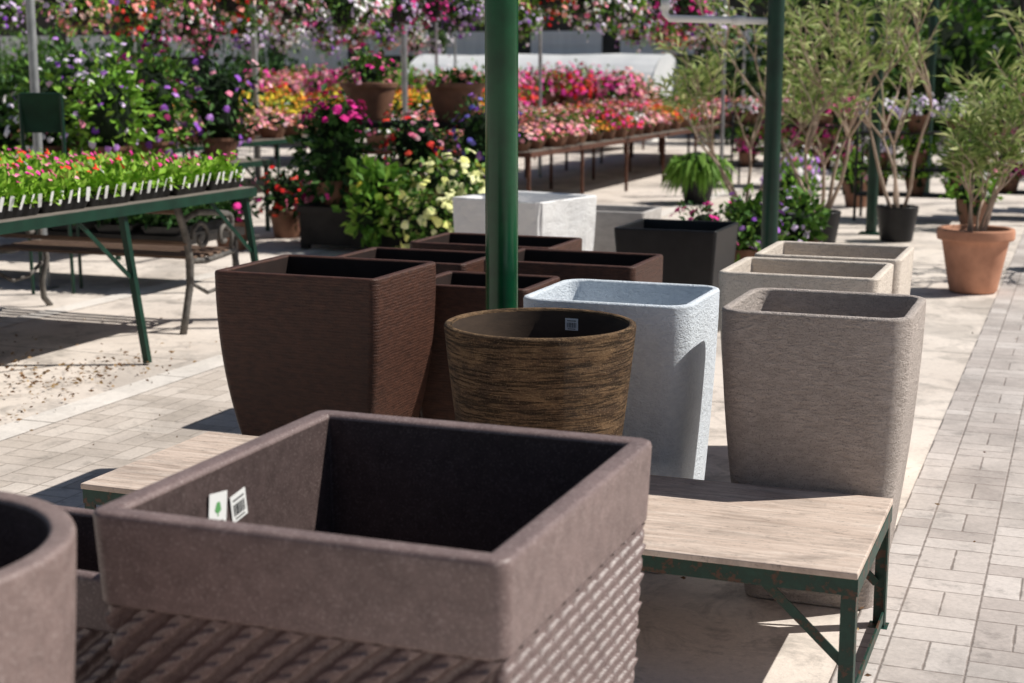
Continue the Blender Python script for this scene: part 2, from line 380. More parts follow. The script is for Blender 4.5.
# ------------------------------------------------------------------ near woven planters
def weave_pot(loc,W,D,h,base,band,t,corner,label,N=500,dz=.005,cell=.072,ch=.042,amp=.010,ea=.05,eb=.016,ang=28):
    mb=MB(); e=.009
    sc=lambda z: base+(1-base)*z/h
    def rr(z,off): return rrect(W/2*sc(z)+off,D/2*sc(z)+off,max(.004,corner+off),z,8)
    rings=[rr(h-band,-.03),rr(h-band,-.004),rr(h-band+.003,-.001),rr(h-band+.006,0)]
    for q in(.3,.6,.85): rings.append(rr(h-band+band*q,0))
    rings+= [rr(h-e,0),rr(h-e*.3,-e*.3),rr(h,-e),rr(h,-t+e),rr(h-e*.3,-t+e*.3),rr(h-e,-t)]
    nin=(len(rings)-1)*len(rings[0])
    for q in(.8,.6,.4,.2): rings.append(rr(.08+(h-.08)*q,-t))
    rings.append(rr(.08,-t)); mb.loft(rings,cap0=False)
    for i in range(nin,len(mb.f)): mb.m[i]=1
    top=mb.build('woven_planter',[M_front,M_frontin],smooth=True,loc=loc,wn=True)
    base_pts=np.array(rrect(W/2,D/2,corner,0,16))[:,:2]
    seg=np.linalg.norm(np.roll(base_pts,-1,0)-base_pts,axis=1); per=seg.sum(); cum=np.concatenate([[0],np.cumsum(seg)])
    tt=np.linspace(0,per,N,endpoint=False); cl=np.vstack([base_pts,base_pts[:1]])
    px=np.interp(tt,cum,cl[:,0]); py=np.interp(tt,cum,cl[:,1])
    tx=np.roll(px,-1)-np.roll(px,1); ty=np.roll(py,-1)-np.roll(py,1); l=np.hypot(tx,ty); nx,ny=ty/l,-tx/l
    k=round(per/cell); cw=per/k
    ca,sa=math.cos(R(ang)),math.sin(R(ang))
    zs=np.arange(0,h-band+.002,dz); V=[]
    for z in zs:
        dep=(h-band-z); v=dep/ch
        best=np.zeros(N)
        for row in range(math.floor(v)-3,math.floor(v)+4):
            if row<0: continue
            dy=-(dep-(row+.5)*ch)                 # metres, upward from strand centre
            u=tt/cw+.5*(row%2); f=u-np.floor(u)
            for kk in(-1,0,1):
                dx=(f-.5+kk)*cw
                lx=dx*ca+dy*sa; ly=-dx*sa+dy*ca   # strand's own axes
                lim=eb*np.clip(1-np.abs(lx/ea)**2.4,0,1)
                q=np.where(lim>1e-5,1-np.abs(ly)/np.maximum(lim,1e-5),0)
                hh=np.clip(np.clip(q,0,1)*2.4,0,1)**.7*(.70+.42*lx/ea+.10*np.clip(q,0,1))
                best=np.maximum(best,hh)
        disp=amp*best-.001-amp*1.0
        s=sc(z)
        V.append(np.stack([px*s+nx*disp,py*s+ny*disp,np.full(N,z)],1))
    m2=MB(); m2.loft([list(map(tuple,x)) for x in V],cap0=True,cap1=False)
    m2.build('woven_body',[M_front],smooth=True,parent=top)
    tag(top,label,'planter'); return top
front=weave_pot((-1.048,2.20,0),.690,.755,.79,.905,.150,.042,.030,'large square mauve-brown planter with woven relief body, beside plywood bench',N=1150,dz=.0025,cell=.064,ch=.027,amp=.021,ea=.047,eb=.0145,ang=33)
weave_pot((-1.685,2.20,0),.46,.34,.60,.90,.10,.03,.03,'small square brown woven planter tucked beside larger woven planter',N=560,dz=.0035,cell=.056,ch=.024,amp=.016,ea=.041,eb=.0125,ang=33)

def sticker(parent,loc,w,h,rot,kind,name='price_label'):
    mb=MB(); mb.box((0,0,0),(w,.001,h))
    o=mb.build(name,[M_paper]); 
    o.parent=parent; o.matrix_parent_inverse=Matrix.Identity(4)
    o.location=loc; o.rotation_euler=rot
    o['label']='white paper price label with printed marks'
    mk=MB(); rs=random.Random(3)
    if kind=='bar':
        x=-w*.36
        while x<w*.33:
            ww=rs.choice((.02,.03,.045))*w; mk.box((x+ww/2,-.001,-h*.06),(ww,.0006,h*.42),0); x+=ww+rs.choice((.04,.06))*w
        mk.box((0,-.001,h*.30),(w*.7,.0006,h*.06),0); mk.box((0,-.001,-h*.38),(w*.6,.0006,h*.05),0)
    else:
        for r,zz in((.11,.20),(.15,.12),(.18,.04)):
            n=10; pts=[(math.cos(2*math.pi*i/n)*w*r,-.001-.0002*zz,h*zz+math.sin(2*math.pi*i/n)*h*r*.5) for i in range(n)]
            mk.add(pts,[tuple(range(n))],1)
        mk.box((0,-.001,-h*.08),(w*.05,.0006,h*.10),1)
        mk.box((0,-.001,-h*.28),(w*.6,.0006,h*.04),0); mk.box((0,-.001,-h*.38),(w*.45,.0006,h*.03),0)
    mk.build('printed_mark',[M_ink,M_logo],parent=o)
    return o
sticker(front,(-.2965,-.082,.712),.056,.064,(0,R(7),R(90)),'logo')
sticker(front,(-.2965,-.014,.703),.050,.050,(0,R(-8),R(90)),'bar')

lp=planter('round_planter',(-1.455,1.43,0),.55,.55,.85,.72,.27,.036,M_leftp,p=1.3,n=16,inner=M_frontin)
tag(lp,'round mauve-brown planter with thick rounded rim standing on paving','planter')

# ------------------------------------------------------------------ low plywood bench
be=bpy.data.objects.new('display_bench',None); col.objects.link(be); be.location=(-1.460,3.580,0)
tag(be,'low plywood-topped display bench with chipped green steel frame','bench')
BX,BY=1.040,.320
mb=MB(); mb.box((-.35,0,.338),(1.38,.64,.016)); mb.box((.692,0,.338),(.696,.64,.016)); mb.build('top',[M_ply],bevel=.003,parent=be)
mb=MB()
for y in(-BY+.012,BY-.012):
    mb.box((0,y,.309),(2*BX,.005,.042)); mb.box((0,y+(.012 if y<0 else -.012),.327),(2*BX-.01,.024,.005))
for x in(-BX+.003,-.34,.34,BX-.003): mb.box((x,0,.308),(.006,2*BY-.03,.040))
mb.build('frame',[M_chip],parent=be)
for x in(-BX+.02,0.0,BX-.02):
    for y in(-BY+.03,BY-.03):
        mb=MB(); sx=1 if x>=0 else -1; sy=1 if y>0 else -1
        mb.box((0,sy*.017,.144),(.034,.005,.288)); mb.box((sx*.0145,-sy*.001,.144),(.005,.030,.288)); mb.box((0,0,.003),(.05,.05,.005))
        mb.build('leg',[M_chip],parent=be,loc=(x,y,0))
for y in(-BY+.030,BY-.030):
    mb=MB(); mb.bar((BX-.03,y,.12),(BX-.22,y,.296),.005,.022); mb.build('brace',[M_chip],parent=be)
    mb=MB(); mb.bar((-BX+.03,y,.12),(-BX+.22,y,.296),.005,.022); mb.build('brace',[M_chip],parent=be)
mb=MB(); mb.box((BX-.008,0,.035),(.005,2*BY-.10,.028)); mb.build('stretcher',[M_chip],parent=be)

# ------------------------------------------------------------------ planters
o=planter('square_planter',(-.650,4.13,0),.505,.47,.82,.70,.075,.026,M_grey,p=1.7,nz=16); tag(o,'tall taupe planter with striated texture and rounded corners behind bench','planter')
o=planter('square_planter',(-.855,5.02,0),.52,.44,.80,.76,.035,.028,M_beige,p=1.4); tag(o,'tall beige square planter with striated texture, one of a row','planter')
o=planter('square_planter',(-.845,5.55,0),.52,.46,.80,.76,.035,.028,M_beige,p=1.4); tag(o,'tall beige square planter at the end of its row','planter')
o=planter('square_planter',(-1.270,4.255,0),.51,.46,.80,.82,.075,.024,M_white,p=1.5,nz=14); tag(o,'tall bluish-white stucco planter with rounded corners','planter')
rp=planter('round_planter',(-1.340,3.72,.3475),.515,.515,.44,.80,.257,.022,M_round,p=1.1,n=16,nz=14,floor=.05,inner=M_roundin); tag(rp,'round rustic brown planter with bark-like streaks on the bench','planter')
sticker(rp,(.012,.228,.398),.038,.034,(0,0,0),'bar')
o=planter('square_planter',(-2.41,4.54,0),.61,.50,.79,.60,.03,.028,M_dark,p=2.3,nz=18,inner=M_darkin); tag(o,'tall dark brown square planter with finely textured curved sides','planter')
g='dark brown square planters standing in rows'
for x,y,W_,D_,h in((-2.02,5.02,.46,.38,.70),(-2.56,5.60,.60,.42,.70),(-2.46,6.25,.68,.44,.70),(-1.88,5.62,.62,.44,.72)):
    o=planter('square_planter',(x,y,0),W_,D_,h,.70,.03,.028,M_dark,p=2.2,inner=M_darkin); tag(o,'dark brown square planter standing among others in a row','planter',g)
mb=MB()
rgp=np.random.default_rng(4)
def wrapring(s,z,k):
    pts=np.array(rrect(.31*s,.31*s,.03,z,3)); out=[]
    n=len(pts)
    for i in range(n):
        a=pts[i]; b=pts[(i+1)%n]; m=6 if np.linalg.norm(b-a)>.2 else 1
        for j in range(m): out.append(a+(b-a)*j/m)
    out=np.array(out)
    if k: 
        w=np.arange(len(out)); f=1+.012*np.sin(w*1.7+z*9)+.008*np.sin(w*2.9-z*17)+rgp.normal(size=len(out))*.004
        out[:,:2]*=f[:,None]
    return [tuple(p) for p in out]
rg=[wrapring(.92+.08*i/8,.72*i/8,True) for i in range(9)]
rg+= [wrapring(.985,.728,False),wrapring(.87,.722,False),wrapring(.85,.70,False),wrapring(.84,.62,True)]
mb.loft(rg); wb=mb.build('wrapped_planter',[M_wrap],smooth=False,loc=(-3.05,8.20,0),rz=R(-14)); tag(wb,'square planter wrapped in taut white plastic sheet','planter')
o=planter('square_planter',(-2.74,8.98,0),.50,.44,.60,.85,.03,.03,M_stone); tag(o,'small pale grey stone-coloured square planter','planter')
o=planter('square_planter',(-2.12,8.14,0),.58,.56,.60,.84,.02,.022,M_black,floor=.45); tag(o,'black square plastic planter','planter')

# ------------------------------------------------------------------ posts
def post(x,y,r,mat,label,h=3.3,foot=True):
    mb=MB(); mb.tube([(0,0,0),(0,0,h)],r,24)
    if foot: mb.box((0,0,.005),(r*4,r*4,.01))
    o=mb.build('canopy_post',[mat],smooth=True,loc=(x,y,.004),wn=True)
    tag(o,label,'post'); return o
post(-1.715,4.40,.052,M_green,'glossy green round steel canopy post among planters',4)
post(-1.78,9.05,.05,M_dgreen,'dark green round steel canopy post beside black planter',4)
post(-1.78,13.7,.05,M_dgreen,'dark green canopy post behind oleander tree',4)
post(-1.78,18.4,.05,M_dgreen,'dark green canopy post near potted plants',4)
post(-6.52,8.25,.03,M_steel,'grey galvanised pole behind seedling table')
post(-10.3,17.5,.045,M_steel,'grey galvanised pole between flower tables')
post(-9.3,20,.045,M_steel,'grey galvanised pole between flower tables')
for x,y in((-.4,15.0),(-2.6,20.0),(-.9,20.5),(.2,18.0)):
    post(x,y,.035,M_iron,'dark slim metal pole beside plant racks',4)
mb=MB(); mb.tube([(-1.83,9.03,1.735),(-2.2,8.86,1.745),(-2.36,8.79,1.75),(-2.385,8.78,1.775),(-2.385,8.78,1.95),(-2.385,8.78,3.2)],.021,12)
mb.tube([(-1.95,8.975,1.738),(-2.02,8.943,1.74)],.028,12); mb.tube([(-2.385,8.78,1.80),(-2.385,8.78,1.86)],.028,12)
tag(mb.build('water_pipe',[M_pvc],smooth=True),'white plastic water pipe elbow fixed to green post','pipe')

# ------------------------------------------------------------------ tables
def table(name,x0,x1,y0,y1,h,mat_f,mat_t,label,legs_x=2,legs_y=3,brace=True,lr=.02,skirt=False,splay=0):
    e=bpy.data.objects.new(name,None); col.objects.link(e); cx,cy=(x0+x1)/2,(y0+y1)/2; e.location=(cx,cy,0)
    tag(e,label,'table'); W_,D_=x1-x0,y1-y0
    mb=MB(); n=max(3,int(W_/.13)); 
    for i in range(n): mb.box((-W_/2+(i+.5)*W_/n,0,h-.012),(W_/n-.015,D_-.01,.022))
    mb.build('top',[mat_t],parent=e)
    mb=MB()
    for x in(-W_/2,W_/2): mb.box((x,0,h-.030),(.012,D_,.05))
    for y in(-D_/2,D_/2): mb.box((0,y,h-.030),(W_-.014,.012,.05))
    for i in range(1,legs_y-1): mb.box((0,-D_/2+D_*i/(legs_y-1),h-.04),(W_-.03,.03,.03))
    mb.build('frame',[mat_f],parent=e)
    if skirt:
        mb=MB(); mb.box((0,-D_/2+.02,h*.52),(W_-.06,.015,h*.8)); mb.box((W_/2-.02,0,h*.52),(.015,D_-.06,h*.8)); mb.build('side_panel',[mat_t],parent=e)
    for i in range(legs_x):
        for j in range(legs_y):
            x=-W_/2+.04+(W_-.08)*i/(legs_x-1); y=-D_/2+.06+(D_-.12)*j/(legs_y-1)
            dx=splay*(1 if i else -1)
            mb=MB(); mb.bar((dx,0,.008),(0,0,h-.055),lr*1.6,lr*1.6); mb.build('leg',[mat_f],parent=e,loc=(x,y,0))
            if brace and 0<j<legs_y:
                mb=MB(); mb.bar((x+dx*.4,y-.02,h*.55),(x,y-.35,h-.06),.01,.02); mb.build('brace',[mat_f],parent=e)
    return e
table('seedling_table',-6.35,-4.40,3.85,7.45,.80,M_dgreen,M_plank,'green steel table crowded with black seedling trays',2,4,splay=.11)
table('flower_table',-7.15,-5.15,14.0,26,.65,M_rust,M_plank,'long rusty steel table covered in pink flowers',3,8,False)
table('flower_table',-11.9,-8.8,12.6,18.2,.66,M_dgreen,M_plank,'wide green steel table covered in pink flowers',3,4)
table('flower_table',-12.5,-8.4,20.3,23.2,.66,M_rust,M_plank,'distant flower table with yellow and orange blooms',3,3,False)
table('flower_table',-15.5,-7.6,25.5,28,.66,M_rust,M_plank,'distant flower table with red and magenta blooms',3,3,False)
table('flower_table',-8.7,-6.9,9.6,12.0,.66,M_dgreen,M_plank,'green steel table with tall leafy shrubs',2,3)
table('flower_table',-8.0,-5.45,8.35,9.05,.38,M_darkwood,M_darkwood,'low dark table of red flower trays behind park bench',2,2,False)
table('display_table',-6.0,-4.4,10.8,11.9,.36,M_darkwood,M_darkwood,'low dark wooden display table under flowering plants',2,2,False,.04,skirt=True)
table('display_table',-6.5,-4.9,12.05,12.75,1.0,M_darkwood,M_darkwood,'dark raised stand holding brown planters',2,2,False,.03)

# ------------------------------------------------------------------ seedlings
def tray_meshes():
    out=[]
    for cols,nfl,ml in((('magenta','white'),(0,1,2,2),0),(('magenta','pink'),(0,1,2,2),0),(('red','orange'),(2,3,4),1),(('pink','magenta'),(0,1,2,3),0),(('red','white'),(0,1,2,2),0)):
        tb=MB(); w_,d_,h_=.34,.30,.055
        rs=[rrect(w_/2-.02,d_/2-.02,.01,0,2),rrect(w_/2,d_/2,.012,h_,2),rrect(w_/2+.006,d_/2+.006,.012,h_,2),rrect(w_/2-.006,d_/2-.006,.01,h_,2),rrect(w_/2-.01,d_/2-.01,.01,h_-.012,2)]
        tb.loft(rs); 
        pb=MB()
        for i in range(4):
            for j in range(3):
                c=(-.125+.083*i,-.095+.095*j,h_)
                clump(pb,c,(.055,.055,random.uniform(.08,.10)),50,0,.050,.62,.02,0,[],mc=None)
                k=random.choice(nfl)
                if k:
                    P=np.array(c)+np.stack([rng.normal(0,.03,k),rng.normal(0,.03,k),rng.uniform(.09,.135,k)],1)
                    blooms(pb,P,np.array([[.3,-.5,.6]]*k)+rdir(k)*.4,.018,random.choice((1,1,2)))
        out.append((tb,pb,cols,ml))
    return out
protos=[]
for tb,pb,cols,ml in tray_meshes():
    a=bpy.data.meshes.new('tray'); a.from_pydata(tb.v,[],tb.f); a.materials.append(M_tray)
    b=bpy.data.meshes.new('seedlings'); b.from_pydata(pb.v,[],pb.f)
    for mm in((M_leafS,M_leafD)[ml],F[cols[0]],F[cols[1]]): b.materials.append(mm)
    b.polygons.foreach_set('material_index',pb.m); protos.append((a,b))
tg=MB(); tg.add([(-.009,0,0),(.009,0,0),(.011,-.004,.055),(.009,-.005,.068),(-.009,-.005,.068),(-.011,-.004,.055)],[(0,1,2,3,4,5)])
tagm=bpy.data.meshes.new('plant_tag'); tagm.from_pydata(tg.v,[],tg.f); tagm.materials.append(M_paper)
def tray(x,y,z,k,tags,label,gp,sc=1):
    a,b=protos[k]
    o=bpy.data.objects.new('seedling_tray',a); col.objects.link(o)
    o.location=(x,y,z); o.rotation_euler=(0,0,R(random.uniform(-3,3)+90))
    tag(o,label,'seedling tray',gp)
    p=bpy.data.objects.new('seedlings',b); col.objects.link(p); p.parent=o; p.scale=(1,1,sc)
    for k in range(tags):
        t=bpy.data.objects.new('plant_tag',tagm); col.objects.link(t); t.parent=o
        t.location=(-.13+.065*k,-.157,.035); t.rotation_euler=(R(random.uniform(0,18)),R(random.uniform(-10,10)),R(random.uniform(-25,25)))
for iy in range(9):
    for ix in range(5):
        tray(-4.60-.37*ix,7.24-.352*iy,.801,(0,1,3,4)[(iy*2+ix+iy//2)%4],5 if ix==0 and iy<7 else 0,'black tray of green seedlings with small flowers on steel table','seedling trays on the table')
for iy in range(2):
    for ix in range(6):
        tray(-5.67-.37*ix,8.52+.33*iy,.381,2,0,'black tray of red flowering seedlings on low dark table','seedling trays on the low table',1.3)

# ------------------------------------------------------------------ cast iron bench (faces away)
ib=bpy.data.objects.new('park_bench',None); col.objects.link(ib); ib.location=(-5.33,7.10,0)
tag(ib,'park bench with scrolled cast-iron ends and brown slats','bench')
def spiral(cx,cz,r0,r1,a0,a1,n=14): return [(0,cx+(r0+(r1-r0)*i/n)*math.cos(a0+(a1-a0)*i/n),cz+(r0+(r1-r0)*i/n)*math.sin(a0+(a1-a0)*i/n)) for i in range(n+1)]
for sx in(-.68,.68):
    mb=MB()
    mb.tube([(0,-.06,0),(0,-.02,.12),(0,.03,.28),(0,.04,.40),(0,0,.55),(0,-.05,.66),(0,-.08,.72)],.021,8)
    mb.tube([(0,.04,.40),(0,.20,.385),(0,.40,.40),(0,.50,.41)],.019,8)
    mb.tube([(0,.50,.41),(0,.53,.30),(0,.47,.16),(0,.48,.06),(0,.54,0)],.019,8)
    mb.tube([(0,-.03,.63),(0,.12,.665),(0,.30,.65),(0,.44,.63)]+spiral(.44,.575,.055,.018,math.pi/2,-math.pi*1.4),.018,8)
    mb.tube([(0,.50,.41)]+spiral(.40,.50,.09,.02,-.7,math.pi*1.7),.014,8)
    mb.tube(spiral(.16,.52,.10,.02,math.pi,-math.pi*1.2),.013,8)
    mb.tube([(0,.03,.28),(0,.2,.20),(0,.35,.21),(0,.48,.28)],.012,8)
    mb.build('arm_frame',[M_iron2],smooth=True,parent=ib,loc=(sx,0,0))
mb=MB()
for i in range(6): mb.box((0,.07+.085*i,.415),(1.38,.05,.018))
mb.build('seat',[M_slat],bevel=.004,parent=ib)
mb=MB()
for zz in(.50,.68): mb.box((0,.002-.36*(zz-.5),zz),(1.38,.02,.022),0,Matrix.Rotation(R(-18),3,'X'))
mb.build('backrest',[M_slat],bevel=.004,parent=ib)

# ------------------------------------------------------------------ table plants
def plant_mesh(name,cols,nl,nf,r,h,fr,ll=.05,lw=.5,leafm=None,zc=.13):
    mb=MB()
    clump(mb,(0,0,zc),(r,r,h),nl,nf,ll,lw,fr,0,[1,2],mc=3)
    frustum(mb,(0,0,0),r*.42,r*.6,zc+.01,4,12)
    o=mb.build(name,[leafm or M_leaf,F[cols[0]],F[cols[1]],M_core,M_bpot]); me=o.data; bpy.data.objects.remove(o); return me
bed={}
for c,cols in dict(pink=('pink','salmon'),magenta=('magenta','pink'),red=('red','magenta'),white=('white','pink'),salmon=('salmon','pink'),purple=('purple','lilac'),yellow=('yellow','orange'),orange=('orange','red'),lilac=('lilac','white')).items():
    bed[c]=[plant_mesh('flowering_plant',cols,140,random.choice((110,150)),.24,.15,.027,leafm=random.choice((M_leaf,M_leafB))) for _ in range(3)]
bed['green']=[plant_mesh('flowering_plant',('white','pink'),230,12,.22,.18,.028,leafm=M_leafB) for _ in range(2)]
def fill(x0,x1,y0,y1,z,nx,ny,pick,label,group,sc=1.0,zs=1.0):
    for j in range(ny):
        for i in range(nx):
            x=x0+(x1-x0)*(i+.5)/nx+random.uniform(-.04,.04); y=y0+(y1-y0)*(j+.5)/ny+random.uniform(-.04,.04)
            c=pick(i,j); me=random.choice(bed[c])
            o=bpy.data.objects.new('flowering_plant',me); col.objects.link(o); o.location=(x,y,z); s=sc*random.uniform(.9,1.12)
            o.rotation_euler=(0,0,random.uniform(0,6.28)); o.scale=(s,s,zs*random.uniform(.85,1.2))
            tag(o,label,'flowering plant',group)
fill(-7.15,-5.15,14,26,.65,5,26,lambda i,j: random.choice(('salmon','pink','white','salmon','pink')) if j%8<4 else random.choice(('red','pink','orange','red','green')),'potted pink and salmon flowers on rusty steel table','potted flowers on the long rusty table',1.08)
fill(-11.9,-8.8,12.6,18.2,.66,6,10,lambda i,j: 'salmon' if j<4 else random.choice(('pink','salmon','green') if j<7 else ('yellow','green','yellow')),'potted pink flowers on green steel table','potted flowers on the green table',1.2)
fill(-12.5,-8.4,20.3,23.2,.66,7,4,lambda i,j: ('yellow','orange','magenta','red')[j],'potted yellow and orange flowers on distant table','potted flowers on a distant table',1.5,1.6)
fill(-15.5,-7.6,25.5,28,.66,12,3,lambda i,j: random.choice(('magenta','red','pink','green')),'potted magenta flowers on distant table','potted flowers on the farthest table',1.7,2.4)

# ------------------------------------------------------------------ featured plants
def plant(name,loc,label,cat,cl,mats,pot=None):
    mb=MB()
    for k in cl: clump(mb,**k)
    o=mb.build(name,mats,loc=loc); tag(o,label,cat)
    if pot:
        p=MB(); frustum(p,(0,0,0),pot[0],pot[1],pot[2],0,20,lip=.012); p.build('pot',[pot[3]],smooth=False,parent=o)
    return o
def K(c,r,nl,nf,ll,lw,fr,ml=0,mfs=(1,),full=True,mc=2,rag=.3,**k): return dict(c=c,r=r,nl=nl,nf=nf,ll=ll,lw=lw,fr=fr,ml=ml,mfs=list(mfs),full=full,mc=mc,rag=rag,**k)
plant('petunia_plant',(-4.68,10.85,.36),'trailing pale yellow petunias spilling over dark low table','flowering plant',
  [K((.0,-.02,.20),(.34,.28,.20),330,150,.07,.62,.040,0,(1,),rag=.45),K((-.02,-.26,-.06),(.29,.18,.26),240,120,.07,.62,.040,rag=.45),K((.28,-.16,-.04),(.16,.22,.22),130,60,.07,.62,.040)],[M_leaf,F['cream'],M_core],(.10,.15,.18,M_bpot))
plant('leafy_plant',(-5.27,10.90,.36),'bright green broad-leaved trailing plant on dark table','potted plant',
  [K((0,-.04,.16),(.20,.22,.17),220,8,.12,.6,.03,0,(1,),rag=.45),K((-.02,-.24,-.03),(.18,.14,.20),130,0,.11,.6,.03,0,(1,),rag=.5)],[M_leafY,F['yellow'],M_core],(.11,.15,.18,M_bpot))
plant('flowering_shrub',(-5.78,11.05,.36),'dark green bushy shrub topped with magenta blooms','shrub',
  [K((0,0,.36),(.32,.28,.42),700,15,.10,.5,.035),K((0,.0,.68),(.24,.2,.18),160,70,.06,.5,.04,full=False)],[M_leafD,F['magenta'],M_core],(.12,.17,.2,M_bpot))
plant('flowering_shrub',(-4.70,11.62,.36),'blue and purple flowering plant on dark low table','flowering plant',
  [K((0,0,.50),(.27,.26,.38),480,110,.06,.5,.03,0,(1,3))],[M_leafD,F['blue'],M_core,F['purple']],(.12,.16,.2,M_bpot))
plant('flowering_shrub',(-5.30,11.62,.36),'green shrub with pink and red blooms on dark table','flowering plant',
  [K((0,0,.44),(.30,.25,.33),460,80,.06,.5,.035,0,(1,3))],[M_leafD,F['pink'],M_core,F['red']],(.12,.16,.2,M_bpot))
for x,lab,cs in((-6.12,'large brown planter with pink geraniums on raised stand',('magenta','pink')),(-5.27,'large brown planter with sparse greenery on raised stand',('pink','salmon'))):
    o=planter('bowl_planter',(x,12.4,1.0),.50,.50,.34,.68,.25,.03,M_bpot,p=1.2,n=12,lip=.015,floor=.2); tag(o,lab,'planter')
    plant('flowering_plant',(x,12.4,1.22),'leafy flowering plant growing in a large brown planter','flowering plant',
      [K((0,0,.12),(.22,.22,.28 if x<-5.8 else .08),200,30,.07,.5,.04,0,(1,3),full=False)],[M_leaf,F[cs[0]],M_core,F[cs[1]]])
for i,(x,y,hh,c1,c2) in enumerate(((-8.3,9.95,.62,'purple','lilac'),(-7.75,9.95,.66,'pink','white'),(-7.2,10.0,.70,'lilac','purple'),(-8.1,10.7,.78,'lilac','purple'),(-7.35,10.8,.80,'purple','wine'),(-7.9,11.5,.8,'magenta','pink'),(-7.2,11.6,.76,'purple','pink'),(-8.5,11.4,.8,'purple','white'))):
    plant('flowering_shrub',(x,y,.66),'tall leafy shrub with %s and %s blooms on steel table'%(c1,c2),'shrub',
      [K((0,0,hh*.62),(.32,.32,hh*.62),620,70,.09,.42,.036,0,(1,3),rag=.55)],[(M_leafD,M_leaf,M_leafB)[i%3],F[c1],M_core,F[c2]],(.12,.16,.2,M_bpot))
for x,y,c in((-6.5,10.6,'magenta'),(-6.1,11.3,'pink'),(-6.55,11.6,'red'),(-7.9,8.0,'purple')):
    plant('flowering_plant',(x,y,0),'potted flowering plant on the concrete floor','flowering plant',
      [K((0,0,.38),(.22,.22,.22),240,50,.07,.5,.032,0,(1,))],[M_leafD,F[c],M_core],(.11,.15,.24,M_bpot))
plant('flowering_plant',(-2.42,10.0,0),'small plant with magenta blooms behind black planter','flowering plant',[K((0,0,.36),(.2,.2,.22),200,50,.06,.5,.03)],[M_leafD,F['magenta'],M_core],(.11,.15,.22,M_bpot))
for x,y,lab in((-2.2,10.55,'purple'),(-2.0,11.2,'lilac')):
    plant('flowering_plant',(x,y,0),'leafy plant with %s blooms beside green post'%lab,'flowering plant',[K((0,0,.34),(.20,.22,.26),420,35,.08,.5,.03)],[M_leaf,F[lab],M_core],(.12,.16,.2,M_bpot))
mb=MB(); n=800
az=rng.uniform(0,6.28,n); r0=rng.uniform(.02,.26,n); 
P=np.stack([np.cos(az)*r0,np.sin(az)*r0,.50+rng.uniform(-.10,.06,n)-r0*.3],1)
leaves(mb,P,np.stack([np.cos(az),np.sin(az),rng.uniform(-1.1,.5,n)],1),.17,.22,0,droop=.8)
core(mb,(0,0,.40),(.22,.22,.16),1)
fe=mb.build('fern_plant',[M_leafF,M_core],loc=(-4.0,16.2,0)); tag(fe,'bright green fern with drooping fronds in a dark pot','fern')
p=MB(); frustum(p,(0,0,0),.14,.2,.34,0,20,lip=.012); p.build('pot',[M_black],parent=fe)

# ------------------------------------------------------------------ oleanders
def oleander(loc,h,spread,nst,seed,label,z0=0.0,leafn=26,name='oleander_tree',lean=(0,0),ll=.165,sr=.013):
    rnd=random.Random(seed)
    tb=MB(); P=[];D=[]
    def grow(p,d,l,r,lev):
        pts=[p]; cur=Vector(p); dd=Vector(d)
        for i in range(4):
            dd=(dd+Vector((rnd.uniform(-.18,.18),rnd.uniform(-.18,.18),.06))).normalized(); cur=cur+dd*l/4; pts.append(tuple(cur))
        tb.tube(pts,r,6,0,r*.62)
        k=(0,leafn//3,leafn,int(leafn*.8))[lev]
        for i in range(k):
            t=rnd.uniform(.2,.999)
            j=min(3,int(t*4)); a=Vector(pts[j]).lerp(Vector(pts[j+1]),t*4-j)
            az=rnd.uniform(0,6.28); e=dd*.85+Vector((math.cos(az),math.sin(az),rnd.uniform(-.4,.4)))*.85
            P.append(tuple(a)); D.append(tuple(e))
        if lev<3:
            for i in range(rnd.choice((1,1,2)) if lev==2 else rnd.choice((2,3)) if lev else 3):
                az=rnd.uniform(0,6.28); nd=(dd+Vector((math.cos(az),math.sin(az),.1))*rnd.uniform(.35,.85)).normalized()
                grow(tuple(cur),tuple(nd),l*rnd.uniform(.6,.85),r*.62,lev+1)
    for s in range(nst):
        az=6.28*s/nst+rnd.uniform(-.4,.4)
        grow((math.cos(az)*.04,math.sin(az)*.04,z0),(math.cos(az)*spread+lean[0],math.sin(az)*spread+lean[1],1),h*.36*rnd.uniform(.6,1.2),sr,0)
    e=tb.build('trunk',[M_trunk],smooth=True)
    lb=MB(); leaves(lb,np.array(P),np.array(D),ll,.15,0,droop=.2); c=lb.build('crown',[M_leafO])
    root=bpy.data.objects.new(name,None); col.objects.link(root); root.location=loc; e.parent=root; c.parent=root
    tag(root,label,'tree'); return root
oleander((-2.05,12.5,.22),2.2,.48,5,3,'oleander tree with thin bare stems and narrow pale leaves',leafn=10,sr=.020)
oleander((-1.50,13.2,.22),2.3,.42,4,8,'leafy oleander standing behind dark green post',leafn=10,sr=.018)
oleander((-2.75,12.9,.22),2.3,.42,4,15,'tall oleander with arching stems near planters',leafn=10,lean=(-.1,0),sr=.018)
oleander((-.66,10.25,.36),1.15,.32,7,21,'bushy oleander growing in terracotta pot',leafn=12,name='potted_oleander',ll=.14,sr=.012)
oleander((-.10,11.7,.2),2.2,.38,4,29,'tall oleander beside the paved path',leafn=10,sr=.016)
for x,y in((-2.05,12.5),(-1.50,13.2),(-2.75,12.9),(-.10,11.7)):
    o=planter('nursery_pot',(x,y,.004),.36,.36,.30,.75,.18,.015,M_black,n=10,floor=.24); tag(o,'black plastic nursery pot holding an oleander','plant pot')
def lathe(prof,n=32,s=1): return [[(s*r*math.cos(2*math.pi*j/n),s*r*math.sin(2*math.pi*j/n),s*z) for j in range(n)] for r,z in prof]
